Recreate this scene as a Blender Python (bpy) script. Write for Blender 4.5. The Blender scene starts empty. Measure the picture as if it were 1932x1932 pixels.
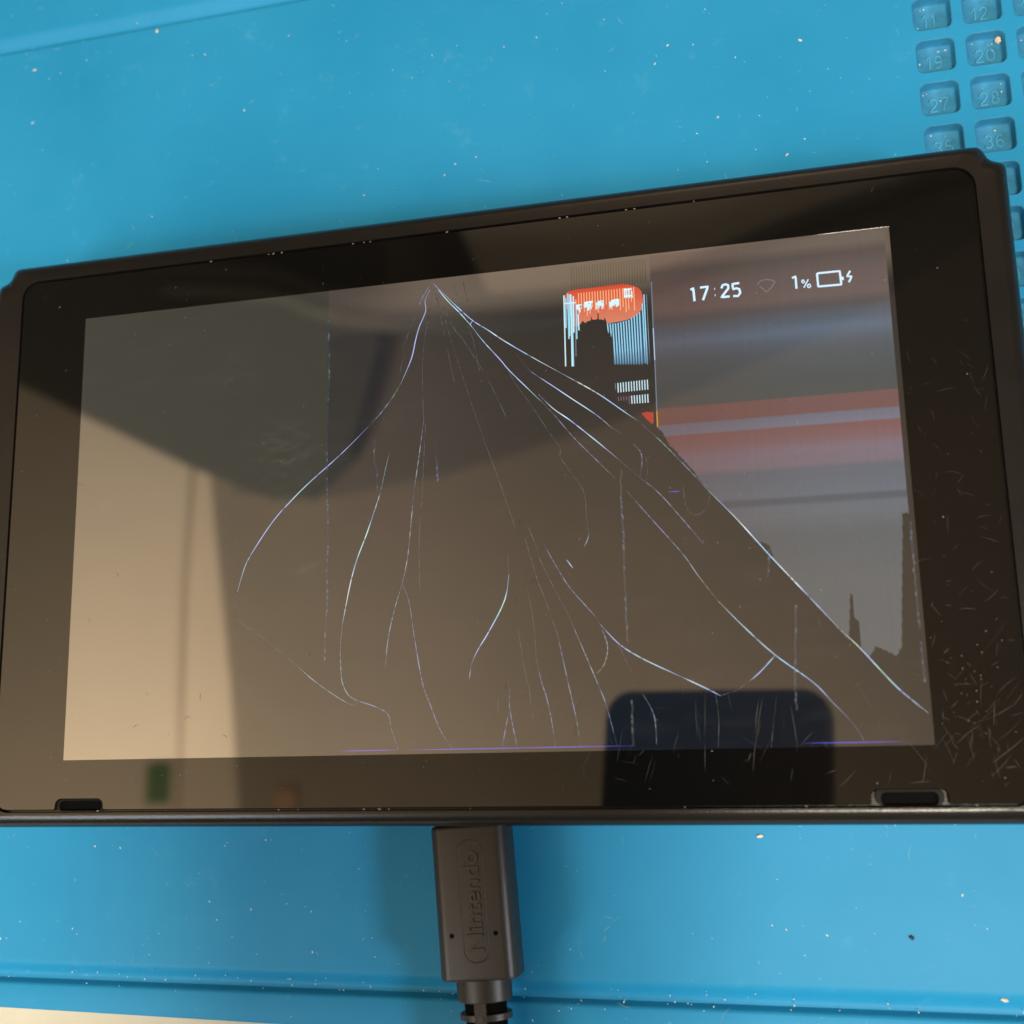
import bpy, bmesh, math, random
from mathutils import Vector, Matrix, noise
random.seed(7)
MM = 0.001
S = bpy.context.scene
C = S.collection
TOP = 14.0                      # height of the console's glass above the mat, mm

# ------------------------------------------------------------------ camera
R = [[0.9722, -0.021493, -0.233163], [-0.064454, -0.981874, -0.17824], [-0.225105, 0.188313, -0.955963]]
CAMPOS = (49.368, -35.51, 171.856)
cam = bpy.data.cameras.new('camera')
cam_o = bpy.data.objects.new('camera', cam); C.objects.link(cam_o)
RX, RY, RZ = Vector(R[0]), -Vector(R[1]), -Vector(R[2])
m = Matrix((RX, RY, RZ)).transposed().to_4x4()
m.translation = Vector((CAMPOS[0], CAMPOS[1], CAMPOS[2] + TOP)) * MM
cam_o.matrix_world = m
cam.sensor_width = 36.0
cam.lens = 36.0 * 2160.0 / 1932.0
cam.clip_start = 0.01; cam.clip_end = 20.0
cam.dof.use_dof = True
cam.dof.focus_distance = 0.186
cam.dof.aperture_fstop = 18.0
S.camera = cam_o

# ------------------------------------------------------------------ light
w = bpy.data.worlds.new('World'); S.world = w; w.use_nodes = True
bg = w.node_tree.nodes['Background']
bg.inputs[0].default_value = (0.80, 0.90, 1.0, 1); bg.inputs[1].default_value = 0.14
S.view_settings.view_transform = 'Standard'; S.view_settings.look = 'None'
S.view_settings.exposure = 0.0; S.view_settings.gamma = 1.0
S.cycles.use_denoising = True
S.cycles.max_bounces = 6

def area(name, loc, target, size, power, color):
    l = bpy.data.lights.new(name, 'AREA'); l.shape = 'DISK'; l.size = size; l.energy = power; l.color = color
    o = bpy.data.objects.new(name, l); C.objects.link(o); o.location = loc
    o.rotation_euler = (Vector(target) - Vector(loc)).to_track_quat('-Z', 'Y').to_euler()
    return o
area('bench_lamp_light', (0.20, -0.34, 1.0), (0.03, 0.0, 0), 0.20, 10.5, (1.0, 0.90, 0.74))
area('window_side_light', (-0.62, -0.60, 0.70), (-0.05, 0.03, 0), 0.35, 3.4, (0.86, 0.94, 1.0))
area('right_side_light', (0.72, -0.28, 0.52), (0.0, -0.04, 0), 0.16, 3.8, (0.90, 0.94, 1.0))
area('ceiling_uplight', (-1.35, -0.75, 0.75), (-1.15, -0.1, 1.75), 0.4, 47.0, (1.0, 0.86, 0.68))
ru = area('room_uplight', (-0.35, -0.62, 1.2), (-0.35, -0.55, 1.75), 1.5, 8.3, (1.0, 0.86, 0.68))
ru.data.shape = 'RECTANGLE'; ru.data.size_y = 0.25
area('far_uplight', (0.1, 1.9, 1.2), (0.0, 1.5, 1.75), 0.4, 13.0, (1.0, 0.84, 0.66))

# ------------------------------------------------------------------ helpers
def srgb(c):
    return tuple((v / 255 / 12.92) if v / 255 <= 0.04045 else ((v / 255 + 0.055) / 1.055) ** 2.4 for v in c)

def link(name, me, mat=None, parent=None, smooth=False, **props):
    o = bpy.data.objects.new(name, me); C.objects.link(o)
    if mat: me.materials.append(mat)
    if parent: o.parent = parent
    if smooth:
        for p in me.polygons: p.use_smooth = True
    for k, v in props.items(): o[k] = v
    return o

def mesh(name, verts, faces):
    me = bpy.data.meshes.new(name)
    me.from_pydata([(x * MM, y * MM, z * MM) for x, y, z in verts], [], faces)
    me.update()
    return me

def fix(me):
    bm = bmesh.new(); bm.from_mesh(me); bmesh.ops.recalc_face_normals(bm, faces=bm.faces); bm.to_mesh(me); bm.free()
    return me

def empty(name, loc, label, category, group=None):
    o = bpy.data.objects.new(name, None); C.objects.link(o); o.location = [v * MM for v in loc]
    o.empty_display_size = 0.02
    o['label'] = label; o['category'] = category
    if group: o['group'] = group
    return o

def loft(rings, cap0=True, cap1=True):
    n = len(rings[0]); v = [p for r in rings for p in r]; f = []
    for k in range(len(rings) - 1):
        for i in range(n):
            j = (i + 1) % n
            f.append((k * n + i, k * n + j, (k + 1) * n + j, (k + 1) * n + i))
    if cap0: f.append(tuple(range(n))[::-1])
    if cap1: f.append(tuple((len(rings) - 1) * n + i for i in range(n)))
    return v, f

def smooth_angle(o, deg=35):
    me = o.data
    for p in me.polygons: p.use_smooth = True
    me.set_sharp_from_angle(angle=math.radians(deg))

def rrect(x0, y0, x1, y1, r, n=6):
    pts = []
    for cx, cy, a0 in ((x1 - r, y1 - r, 0), (x0 + r, y1 - r, 90), (x0 + r, y0 + r, 180), (x1 - r, y0 + r, 270)):
        for i in range(n + 1):
            a = math.radians(a0 + 90 * i / n)
            pts.append((cx + r * math.cos(a), cy + r * math.sin(a)))
    return pts

def spline(pts, step=1.2):
    if len(pts) < 3:
        out = []
        L = math.dist(pts[0], pts[-1]); n = max(2, int(L / step))
        return [(pts[0][0] + (pts[-1][0] - pts[0][0]) * i / n, pts[0][1] + (pts[-1][1] - pts[0][1]) * i / n) for i in range(n + 1)]
    P = [pts[0]] + list(pts) + [pts[-1]]
    out = []
    for i in range(1, len(P) - 2):
        a, b, c, d = P[i - 1], P[i], P[i + 1], P[i + 2]
        n = max(1, int(math.dist(b, c) / step))
        for k in range(n):
            t = k / n
            out.append(tuple(0.5 * (2 * b[j] + (c[j] - a[j]) * t + (2 * a[j] - 5 * b[j] + 4 * c[j] - d[j]) * t * t + (3 * b[j] - a[j] - 3 * c[j] + d[j]) * t ** 3) for j in (0, 1)))
    out.append(tuple(pts[-1]))
    return out

def ribbon(pts, width, z, taper=False):
    v, f = [], []
    n = len(pts)
    for i, p in enumerate(pts):
        a = pts[max(0, i - 1)]; b = pts[min(n - 1, i + 1)]
        dx, dy = b[0] - a[0], b[1] - a[1]; l = math.hypot(dx, dy) or 1
        wd = width / 2
        if taper: wd *= max(0.25, min(1, 4 * min(i, n - 1 - i) / max(1, n)))
        v += [(p[0] - dy / l * wd, p[1] + dx / l * wd, z), (p[0] + dy / l * wd, p[1] - dx / l * wd, z)]
    for i in range(n - 1):
        f.append((2 * i, 2 * i + 1, 2 * i + 3, 2 * i + 2))
    return v, f

def set_attr(me, name, cols):
    a = me.color_attributes.new(name, 'FLOAT_COLOR', 'POINT')
    flat = []
    for c in cols: flat += [c[0], c[1], c[2], 1.0]
    a.data.foreach_set('color', flat)

# ------------------------------------------------------------------ materials
def new_mat(name):
    mt = bpy.data.materials.new(name); mt.use_nodes = True
    nt = mt.node_tree; return mt, nt, nt.nodes['Principled BSDF']
def N(nt, t, **kw):
    n = nt.nodes.new(t)
    for k, v in kw.items():
        if k in n.inputs: n.inputs[k].default_value = v
        else: setattr(n, k, v)
    return n
def plain(name, color, rough=0.5, bump=0.0, bscale=2000, spec=0.5, metal=0.0, ior=1.5, var=0.0, vscale=60):
    mt, nt, b = new_mat(name)
    b.inputs['Base Color'].default_value = (*color, 1); b.inputs['Roughness'].default_value = rough
    b.inputs['Metallic'].default_value = metal; b.inputs['IOR'].default_value = ior
    b.inputs['Specular IOR Level'].default_value = spec
    tc = N(nt, 'ShaderNodeTexCoord')
    if bump:
        no = N(nt, 'ShaderNodeTexNoise', Scale=bscale, Detail=3.0); nt.links.new(tc.outputs['Object'], no.inputs['Vector'])
        bp = N(nt, 'ShaderNodeBump', Strength=bump, Distance=0.0001)
        nt.links.new(no.outputs['Fac'], bp.inputs['Height']); nt.links.new(bp.outputs[0], b.inputs['Normal'])
    if var:
        no = N(nt, 'ShaderNodeTexNoise', Scale=vscale, Detail=5.0, Roughness=0.65); nt.links.new(tc.outputs['Object'], no.inputs['Vector'])
        mr = N(nt, 'ShaderNodeMapRange'); mr.inputs[1].default_value = 0.3; mr.inputs[2].default_value = 0.7
        mr.inputs[3].default_value = 1 - var; mr.inputs[4].default_value = 1 + var
        nt.links.new(no.outputs['Fac'], mr.inputs[0])
        vm = N(nt, 'ShaderNodeVectorMath', operation='SCALE'); vm.inputs[0].default_value = color
        nt.links.new(mr.outputs[0], vm.inputs['Scale']); nt.links.new(vm.outputs[0], b.inputs['Base Color'])
    return mt

# silicone mat: blue, faint grain, pale worn film
M_mat, nt, b = new_mat('blue_silicone')
tc = N(nt, 'ShaderNodeTexCoord')
n1 = N(nt, 'ShaderNodeTexNoise', Scale=22.0, Detail=4.0, Roughness=0.6)
n2 = N(nt, 'ShaderNodeTexNoise', Scale=900.0, Detail=2.0)
n3 = N(nt, 'ShaderNodeTexNoise', Scale=140.0, Detail=6.0, Roughness=0.75)
for n_ in (n1, n2, n3): nt.links.new(tc.outputs['Object'], n_.inputs['Vector'])
cr = N(nt, 'ShaderNodeValToRGB'); cr.color_ramp.elements[0].position = 0.35; cr.color_ramp.elements[1].position = 0.7
cr.color_ramp.elements[0].color = (0.014, 0.232, 0.452, 1); cr.color_ramp.elements[1].color = (0.022, 0.266, 0.500, 1)
nt.links.new(n1.outputs['Fac'], cr.inputs['Fac'])
cr2 = N(nt, 'ShaderNodeValToRGB'); cr2.color_ramp.elements[0].position = 0.60; cr2.color_ramp.elements[1].position = 0.82
cr2.color_ramp.elements[0].color = (0, 0, 0, 1); cr2.color_ramp.elements[1].color = (0.22, 0.22, 0.22, 1)
nt.links.new(n3.outputs['Fac'], cr2.inputs['Fac'])
mx = N(nt, 'ShaderNodeMixRGB'); mx.inputs[2].default_value = (0.20, 0.50, 0.62, 1)
nt.links.new(cr2.outputs[0], mx.inputs[0]); nt.links.new(cr.outputs[0], mx.inputs[1])
nt.links.new(mx.outputs[0], b.inputs['Base Color'])
b.inputs['Roughness'].default_value = 0.5; b.inputs['Specular IOR Level'].default_value = 0.20
b.inputs['Subsurface Weight'].default_value = 0.0
bp = N(nt, 'ShaderNodeBump', Strength=0.25, Distance=0.00008)
nt.links.new(n2.outputs['Fac'], bp.inputs['Height']); nt.links.new(bp.outputs[0], b.inputs['Normal'])

M_body = plain('black_shell_plastic', (0.010, 0.0085, 0.0075), 0.25, 0.25, 3000, 0.38, var=0.2)
M_gap = plain('dark_gap', (0.003, 0.003, 0.003), 0.8, spec=0.05)
M_pocket = plain('grimy_silicone', (0.030, 0.215, 0.385), 0.6, 0.3, 900, 0.25, var=0.22, vscale=420)
M_numeral = plain('pale_worn_silicone', (0.065, 0.31, 0.50), 0.6, 0.2, 900, 0.3)
M_rail = plain('rail_plastic', (0.018, 0.016, 0.015), 0.42, 0.2, 2500)
M_lip = plain('slot_lip_plastic', (0.010, 0.008, 0.007), 0.6, spec=0.15)
M_glass = plain('bezel_glass', (0.0040, 0.0035, 0.0032), 0.035, ior=1.66, spec=0.5)
M_plug = plain('plug_rubber', (0.026, 0.022, 0.018), 0.36, 0.30, 7000, 0.42, var=0.12)
M_metal = plain('connector_metal', (0.75, 0.62, 0.42), 0.22, metal=1.0)
M_dust = plain('pale_dust', (0.62, 0.60, 0.54), 0.8)
M_fluff = plain('faint_fluff', (0.16, 0.36, 0.44), 0.9)
M_scratch = plain('glass_scratch', (0.052, 0.044, 0.035), 0.5)
M_table = plain('cream_laminate', (0.56, 0.51, 0.385), 0.5, var=0.05)
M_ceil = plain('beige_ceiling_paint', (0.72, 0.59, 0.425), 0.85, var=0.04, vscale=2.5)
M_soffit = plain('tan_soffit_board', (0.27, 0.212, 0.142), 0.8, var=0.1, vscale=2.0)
M_soffit_shade = plain('soffit_shade_tone', (0.165, 0.134, 0.095), 0.8, var=0.08, vscale=2.0)  # darker soffit tone, shade put into the colour
M_conduit = plain('conduit_paint', (0.69, 0.565, 0.41), 0.8)
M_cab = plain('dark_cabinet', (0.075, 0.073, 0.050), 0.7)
M_black = plain('phone_black', (0.006, 0.006, 0.007), 0.25)
M_green = plain('green_card', (0.09, 0.19, 0.06), 0.7)
M_orange = plain('orange_card', (0.42, 0.24, 0.12), 0.7)
M_grain = plain('cream_crumb', (0.66, 0.60, 0.44), 0.5, 0.3, 900)
M_darkcrumb = plain('dark_crumb', (0.03, 0.03, 0.04), 0.5)

# display: glossy panel that gives off the colours stored on its points
def lcd_mat(name, ior=3.1, rough=0.03):
    mt, nt, b = new_mat(name)
    b.inputs['Roughness'].default_value = rough; b.inputs['IOR'].default_value = ior
    a = N(nt, 'ShaderNodeAttribute', attribute_name='glow'); h = N(nt, 'ShaderNodeAttribute', attribute_name='haze')
    nt.links.new(a.outputs['Color'], b.inputs['Emission Color']); b.inputs['Emission Strength'].default_value = 1.0
    nt.links.new(h.outputs['Color'], b.inputs['Base Color'])
    return mt
M_lcd = lcd_mat('display_panel')

D = {
 'cracks': [('m',[(-4.174,37.565),(-4.36,37.4),(-5.665,35.409),(-6.508,33.276)]),('l',[(-6.508,33.276),(-8.189,29.208),(-9.028,26.814)]),('b',[(-4.273,36.738),(-5.115,34.975),(-5.037,33.114),(-6.158,30.468),(-6.814,28.239),(-7.565,25.113),(-9.324,21.189)]),('m',[(-9.324,21.189),(-10.797,18.879),(-13.005,16.186),(-15.122,14.114)]),('b',[(-15.122,14.114),(-19.733,9.995),(-25.383,5.491),(-28.445,2.755),(-31.507,-0.342),(-34.641,-4.592),(-36.469,-7.672),(-37.788,-11.914)]),('l',[(-37.788,-11.914),(-38.03,-13.565),(-37.477,-16.637),(-33.374,-19.484),(-27.098,-24.398)]),('m',[(-27.098,-24.398),(-23.698,-27.195),(-19.453,-29.977),(-17.225,-30.944),(-16.697,-30.217)]),('m',[(-11.362,9.519),(-11.91,7.522),(-13.093,2.586),(-15.081,-3.134)]),('b',[(-13.093,2.586),(-15.081,-3.134),(-16.88,-7.618),(-18.039,-11.599),(-19.356,-18.014)]),('m',[(-19.356,-18.014),(-19.687,-22.219),(-19.48,-26.159),(-19.202,-27.582),(-18.299,-29.265),(-16.697,-30.217),(-13.872,-31.195),(-11.683,-32.475),(-11.078,-34.925),(-9.959,-37.931)]),('l',[(-3.629,36.851),(-5.355,27.357),(-5.674,21.028),(-5.455,13.749)]),('m',[(-5.448,14.728),(-6.299,8.858),(-7.233,2.79)]),('m',[(-7.233,2.79),(-7.705,-1.865),(-8.357,-7.838),(-9.261,-12.044)]),('m',[(-9.261,-12.044),(-10.601,-16.202),(-11.67,-20.85),(-12.115,-25.321)]),('m',[(-9.261,-12.044),(-8.126,-15.138),(-7.278,-20.774),(-6.02,-27.736),(-4.839,-31.024),(-3.166,-35.092),(-1.249,-38.002)]),('l',[(-5.184,13.815),(-5.389,10.551),(-5.904,1.22),(-6.387,-4.529),(-6.359,-13.708)]),('f',[(-3.506,10.665),(-3.357,7.488),(-3.214,3.898)]),('l',[(-3.448,36.551),(-3.094,35.12),(-2.398,31.629),(-1.624,27.522),(-0.266,20.431)]),('l',[(-3.451,36.18),(-2.024,32.508),(-0.63,27.42),(2.113,18.157),(4.38,10.903),(6.533,4.66),(8.957,-2.93),(9.268,-4.3)]),('l',[(10.927,-6.082),(12.701,-12.58),(13.713,-15.342),(15.545,-20.87)]),('m',[(15.545,-20.87),(17.035,-28.441),(18.082,-33.746),(18.675,-37.729)]),('l',[(-2.815,35.644),(-0.152,29.557),(1.529,27.198),(5.427,20.254),(8.451,13.449)]),('b',[(-3.62,37.78),(-1.273,34.545),(0.786,32.201),(2.91,29.507)]),('b',[(2.91,29.507),(4.658,26.967),(7.519,23.443),(8.974,21.518),(12.626,17.464),(14.054,15.933)]),('m',[(14.054,15.933),(15.964,13.674),(18.989,9.709),(21.421,6.952),(24.859,3.14),(25.417,2.596)]),('m',[(27.059,0.472),(30.84,-4.33),(35.145,-9.799),(37.336,-13.29),(40.02,-17.154)]),('b',[(40.02,-17.154),(43.643,-21.233),(47.791,-25.412),(52.889,-29.538),(55.335,-32.387),(57.353,-34.67)]),('m',[(57.353,-34.67),(58.653,-36.62),(59.205,-37.881)]),('b',[(47.791,-25.412),(45.536,-27.709),(43.788,-29.107)]),('l',[(43.788,-29.107),(41.817,-30.347),(39.647,-30.974)]),('b',[(-3.347,37.47),(-0.638,34.382),(0.795,32.843),(3.017,30.588),(5.58,28.68),(8.201,26.602),(12.776,23.369),(17.863,19.959)]),('b',[(17.863,19.959),(23.098,16.42),(27.719,12.655),(29.082,11.599)]),('m',[(29.082,11.599),(32.224,8.374),(35.832,4.158),(39.587,-0.489)]),('b',[(39.587,-0.489),(43.282,-4.803),(46.385,-8.767),(48.518,-11.509),(54.107,-18.359),(57.309,-22.337)]),('b',[(57.309,-22.337),(59.553,-24.704),(63.708,-29.869),(65.747,-32.001),(68.11,-34.193)]),('b',[(3.017,30.588),(2.56,30.09),(2.821,29.516)]),('m',[(0.795,32.843),(0.696,32.211)]),('l',[(10.171,24.073),(11.105,22.822),(12.455,21.006)]),('b',[(12.455,21.006),(16.095,18.197),(18.851,16.025),(22.724,13.002),(25.146,10.654)]),('l',[(25.146,10.654),(26.522,9.688)]),('b',[(13.654,17.107),(15.989,14.54),(18.733,12.311),(22.574,8.818),(25.788,5.765)]),('l',[(25.788,5.765),(27.611,3.943),(29.185,2.405)]),('m',[(29.185,2.405),(32.072,-0.293),(35.404,-4.54),(38.371,-8.534)]),('l',[(8.799,21.535),(10.056,19.022),(12.568,15.191),(15.279,10.616),(16.904,7.99),(16.863,6.624),(18.471,4.034),(20.377,0.857),(20.733,-3.351),(20.915,-5.273)]),('m',[(20.915,-5.273),(20.875,-6.43),(20.165,-7.876)]),('m',[(13.857,-7.008),(15.84,-10.85),(17.892,-14.238),(21.592,-18.707),(22.126,-19.695)]),('b',[(22.126,-19.695),(24.912,-22.842),(28.327,-25.182),(34.238,-28.193)]),('b',[(34.238,-28.193),(37.782,-30.0),(39.643,-31.05)]),('m',[(22.123,-19.775),(23.216,-23.015),(22.713,-25.695),(21.449,-27.235)]),('l',[(24.906,-23.0),(25.71,-24.931),(26.661,-27.011)]),('l',[(11.0,-3.061),(12.825,-7.864),(13.597,-10.398),(17.509,-18.528)]),('m',[(17.509,-18.528),(19.549,-23.674),(21.482,-28.577),(22.72,-31.985),(24.086,-37.828)]),('l',[(8.073,-8.26),(8.173,-11.517)]),('b',[(8.173,-11.517),(7.776,-14.232),(6.878,-16.664),(4.688,-20.429),(2.945,-23.059),(1.892,-25.221)]),('m',[(1.892,-25.221),(1.516,-27.643)]),('l',[(10.997,-13.566),(11.87,-18.851),(12.215,-24.771)]),('m',[(12.215,-24.771),(12.946,-28.316),(13.626,-30.482),(14.34,-34.129),(14.798,-37.97)]),('l',[(9.416,-20.051),(10.645,-27.926),(10.879,-28.493),(11.482,-33.985)]),('m',[(7.96,-29.125),(7.894,-32.156),(8.923,-37.865)]),('m',[(7.628,-32.944),(7.076,-35.467),(6.529,-37.901)]),('l',[(6.1,-30.273),(5.974,-32.426)]),('f',[(26.37,3.784),(26.195,-0.634),(26.324,-5.608),(26.201,-12.708),(26.271,-16.989),(26.281,-22.656)]),('f',[(26.566,-31.23),(26.521,-38.026)]),('f',[(-22.19,33.767),(-22.008,24.408),(-22.3,15.261),(-22.214,6.244),(-21.945,-2.623),(-22.063,-9.582),(-22.014,-14.745),(-22.237,-19.843),(-22.361,-25.565)]),('l',[(38.899,-30.646),(39.162,-34.242),(38.854,-38.474)]),('l',[(47.56,-31.423),(47.095,-34.052),(46.361,-38.607)]),('m',[(28.184,-30.341),(29.768,-33.635),(29.968,-37.859)]),('f',[(51.118,-18.221),(50.715,-24.294),(50.299,-29.459),(50.261,-33.379)]),('f',[(68.03,-7.021),(67.978,-10.277),(67.945,-15.882),(67.967,-22.473)]),('f',[(68.03,-24.276),(68.043,-30.002)]),('b',[(17.372,-9.697),(18.324,-11.066)]),('m',[(28.347,7.844),(29.516,6.318),(29.596,4.381),(29.192,2.571)]),('l',[(30.221,5.591),(30.481,4.063),(30.227,1.995)]),('l',[(35.746,0.769),(35.923,-2.121),(36.644,-3.641),(37.981,-3.892),(39.15,-2.747),(39.732,-0.744)]),('l',[(-0.146,37.378),(0.37,35.007),(1.418,32.132),(2.968,27.412),(4.038,21.903)]),('l',[(1.493,37.466),(1.999,34.823),(2.683,32.269)]),('l',[(-8.755,25.87),(-9.314,24.098),(-9.409,23.014)]),('f',[(-13.83,11.854),(-14.01,9.192),(-13.55,6.318),(-13.457,3.402)]),('f',[(47.864,-9.729),(47.442,-14.054)]),('l',[(54.303,-19.834),(54.254,-21.599)])],
 'blue': [[(-19.751,-37.924),(-9.959,-37.931)],[(-8.321,-37.959),(14.15,-37.958),(26.445,-37.948)],[(50.91,-38.02),(57.03,-38.061),(64.752,-38.06)],[(33.451,-0.141),(35.298,-0.188)]],
 'lit_bottom': [(32.226,10.23),(33.001,9.321),(33.884,7.315),(34.885,6.231),(35.865,4.821),(37.524,2.705),(38.623,0.811),(39.587,-0.489),(43.282,-4.803),(45.943,-8.421),(47.086,-8.649),(47.966,-9.337),(48.518,-11.509),(54.107,-18.359),(57.309,-22.337),(58.252,-23.517),(58.873,-17.119),(59.179,-16.98),(59.215,-20.433),(59.76,-20.991),(59.911,-24.793),(60.823,-26.184),(61.808,-24.714),(62.717,-25.125),(64.449,-26.014),(65.322,-24.997),(67.048,-5.631),(68.007,-5.537),(68.094,-6.245),(67.949,-22.698)],
 'bands': [(38.027,(127,112,100)),(36.919,(127,112,100)),(35.218,(110,98,88)),(32.677,(120,104,96)),(28.89,(125,108,100)),(27.215,(108,99,94)),(25.131,(107,110,116)),(23.469,(114,120,132)),(22.143,(108,111,117)),(20.162,(102,102,102)),(16.058,(97,97,94)),(13.205,(98,96,91)),(12.962,(130,99,93)),(10.531,(130,98,92)),(10.208,(125,120,130)),(8.756,(130,126,136)),(8.434,(137,101,96)),(6.185,(137,109,109)),(5.144,(137,119,126)),(2.672,(133,119,125)),(1.877,(113,113,119)),(-2.0,(116,119,125)),(-2.393,(103,103,107)),(-3.023,(103,103,107)),(-3.573,(116,118,123)),(-5.142,(116,117,119)),(-7.875,(109,109,109)),(-15.599,(113,111,109)),(-27.707,(113,111,109))],
 'banner': [(18.294,33.094),(18.912,33.799),(20.334,34.024),(23.002,34.027),(25.655,34.107),(27.997,34.113),(29.432,33.595),(30.283,33.114),(30.761,32.448),(30.977,30.748),(30.631,29.419),(30.103,28.871),(29.212,28.285),(28.188,28.017),(27.021,27.869),(25.05,27.745),(24.922,28.216),(24.726,28.846),(24.56,28.331),(24.131,28.606),(23.98,28.469),(23.767,28.645),(23.767,29.867),(23.621,29.883),(23.548,28.668),(22.957,28.579),(22.67,28.763),(22.654,29.147),(22.566,29.157),(22.486,28.554),(21.924,28.461),(21.547,28.196),(21.334,28.448),(21.12,28.655),(20.883,28.19),(20.581,27.993),(20.203,27.727),(19.837,27.842),(19.808,29.225),(19.014,29.926),(18.469,31.527)],
 'st_left': [((18.254,33.253),(18.184,21.315),'w'),((18.537,32.757),(18.44,27.684),'c'),((18.873,33.493),(18.856,25.806),'c'),((19.15,33.307),(19.017,26.247),'c'),((19.388,33.28),(19.241,21.213),'w'),((19.527,32.027),(19.446,21.193),'c'),((19.779,32.926),(19.685,26.788),'w'),((20.045,31.969),(19.91,22.811),'d'),((20.207,31.026),(20.121,25.675),'c'),((20.462,29.768),(20.522,27.082),'w')],
 'st_right': [((25.123,27.738),(25.248,26.13),'w'),((25.548,27.692),(25.676,25.48),'w'),((25.974,27.647),(26.121,20.844),'w'),((26.4,27.631),(26.543,20.802),'w'),((26.828,27.697),(26.964,20.761),'w'),((27.256,27.762),(27.384,20.72),'w'),((27.684,27.827),(27.804,20.679),'w'),((28.112,27.893),(28.224,20.638),'w'),((28.54,27.995),(28.643,20.597),'w'),((28.975,28.259),(29.062,20.557),'w'),((29.409,28.523),(29.48,20.516),'w'),((29.844,28.787),(29.898,20.475),'w'),((30.278,29.051),(30.315,20.434),'w'),((30.792,30.465),(30.846,20.531),'w'),((31.101,31.952),(31.151,20.353),'w'),((31.504,31.906),(31.549,20.909),'d'),((31.503,26.303),(31.554,21.057),'d')],
 'dash': [((25.976,17.797),(26.008,16.753),'d'),((26.4,17.806),(26.41,16.241),'w'),((26.823,17.816),(26.833,16.247),'w'),((27.246,17.825),(27.255,16.253),'w'),((27.668,17.834),(27.676,16.259),'w'),((28.09,17.844),(28.097,16.264),'w'),((28.512,17.853),(28.518,16.27),'w'),((28.933,17.863),(28.938,16.276),'w'),((29.354,17.872),(29.358,16.282),'w'),((29.774,17.882),(29.777,16.288),'w'),((30.194,17.891),(30.196,16.294),'w'),((30.613,17.9),(30.615,16.299),'w'),((31.032,17.91),(31.033,16.305),'w'),((26.363,15.534),(26.408,14.864),'p'),((26.785,15.537),(26.829,14.856),'p'),((27.206,15.541),(27.25,14.848),'p'),((27.627,15.544),(27.67,14.84),'p'),((28.048,15.547),(28.066,14.244),'p'),((28.468,15.551),(28.485,14.236),'w'),((28.888,15.554),(28.904,14.228),'w'),((29.307,15.557),(29.322,14.221),'w'),((29.726,15.56),(29.74,14.213),'w'),((30.145,15.564),(30.157,14.205),'w'),((30.563,15.567),(30.574,14.197),'w'),((30.981,15.57),(30.991,14.19),'w')],
 'toplines': [((19.568,38.004),(19.556,33.88),'t'),((20.001,38.002),(19.988,33.881),'t'),((20.434,38.0),(20.419,33.881),'t'),((20.867,37.998),(20.85,33.881),'t'),((21.299,37.996),(21.28,33.881),'t'),((21.731,37.994),(21.71,33.881),'t'),((22.162,37.992),(22.139,33.881),'t'),((22.593,37.99),(22.568,33.881),'t'),((23.023,37.988),(22.997,33.881),'t'),((23.453,37.986),(23.425,33.881),'t'),((23.882,37.983),(23.853,33.882),'t'),((24.311,37.981),(24.28,33.882),'t'),((24.74,37.979),(24.707,33.882),'t'),((25.168,37.977),(25.133,33.882),'t'),((25.595,37.975),(25.559,33.882),'t'),((26.023,37.973),(25.984,33.882),'t'),((26.449,37.971),(26.409,33.882),'t'),((26.876,37.969),(26.834,33.882),'t'),((27.301,37.967),(27.258,33.883),'t'),((27.727,37.965),(27.681,33.883),'t'),((28.152,37.963),(28.105,33.883),'t'),((28.576,37.961),(28.527,33.883),'t'),((29.0,37.959),(28.95,33.883),'t'),((29.424,37.957),(29.372,33.883),'t'),((29.847,37.955),(29.793,33.883),'t'),((30.27,37.953),(30.214,33.883),'t'),((30.692,37.951),(30.635,33.884),'t'),((31.114,37.949),(31.055,33.884),'t'),((31.535,37.947),(31.474,33.884),'t')],
 'longline': [((32.387,33.941),(32.316,26.217),'d'),((32.316,26.217),(32.338,20.98),'w2'),((32.338,20.98),(32.274,12.655),'d'),((32.274,12.655),(32.276,10.221),'o')],
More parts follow.
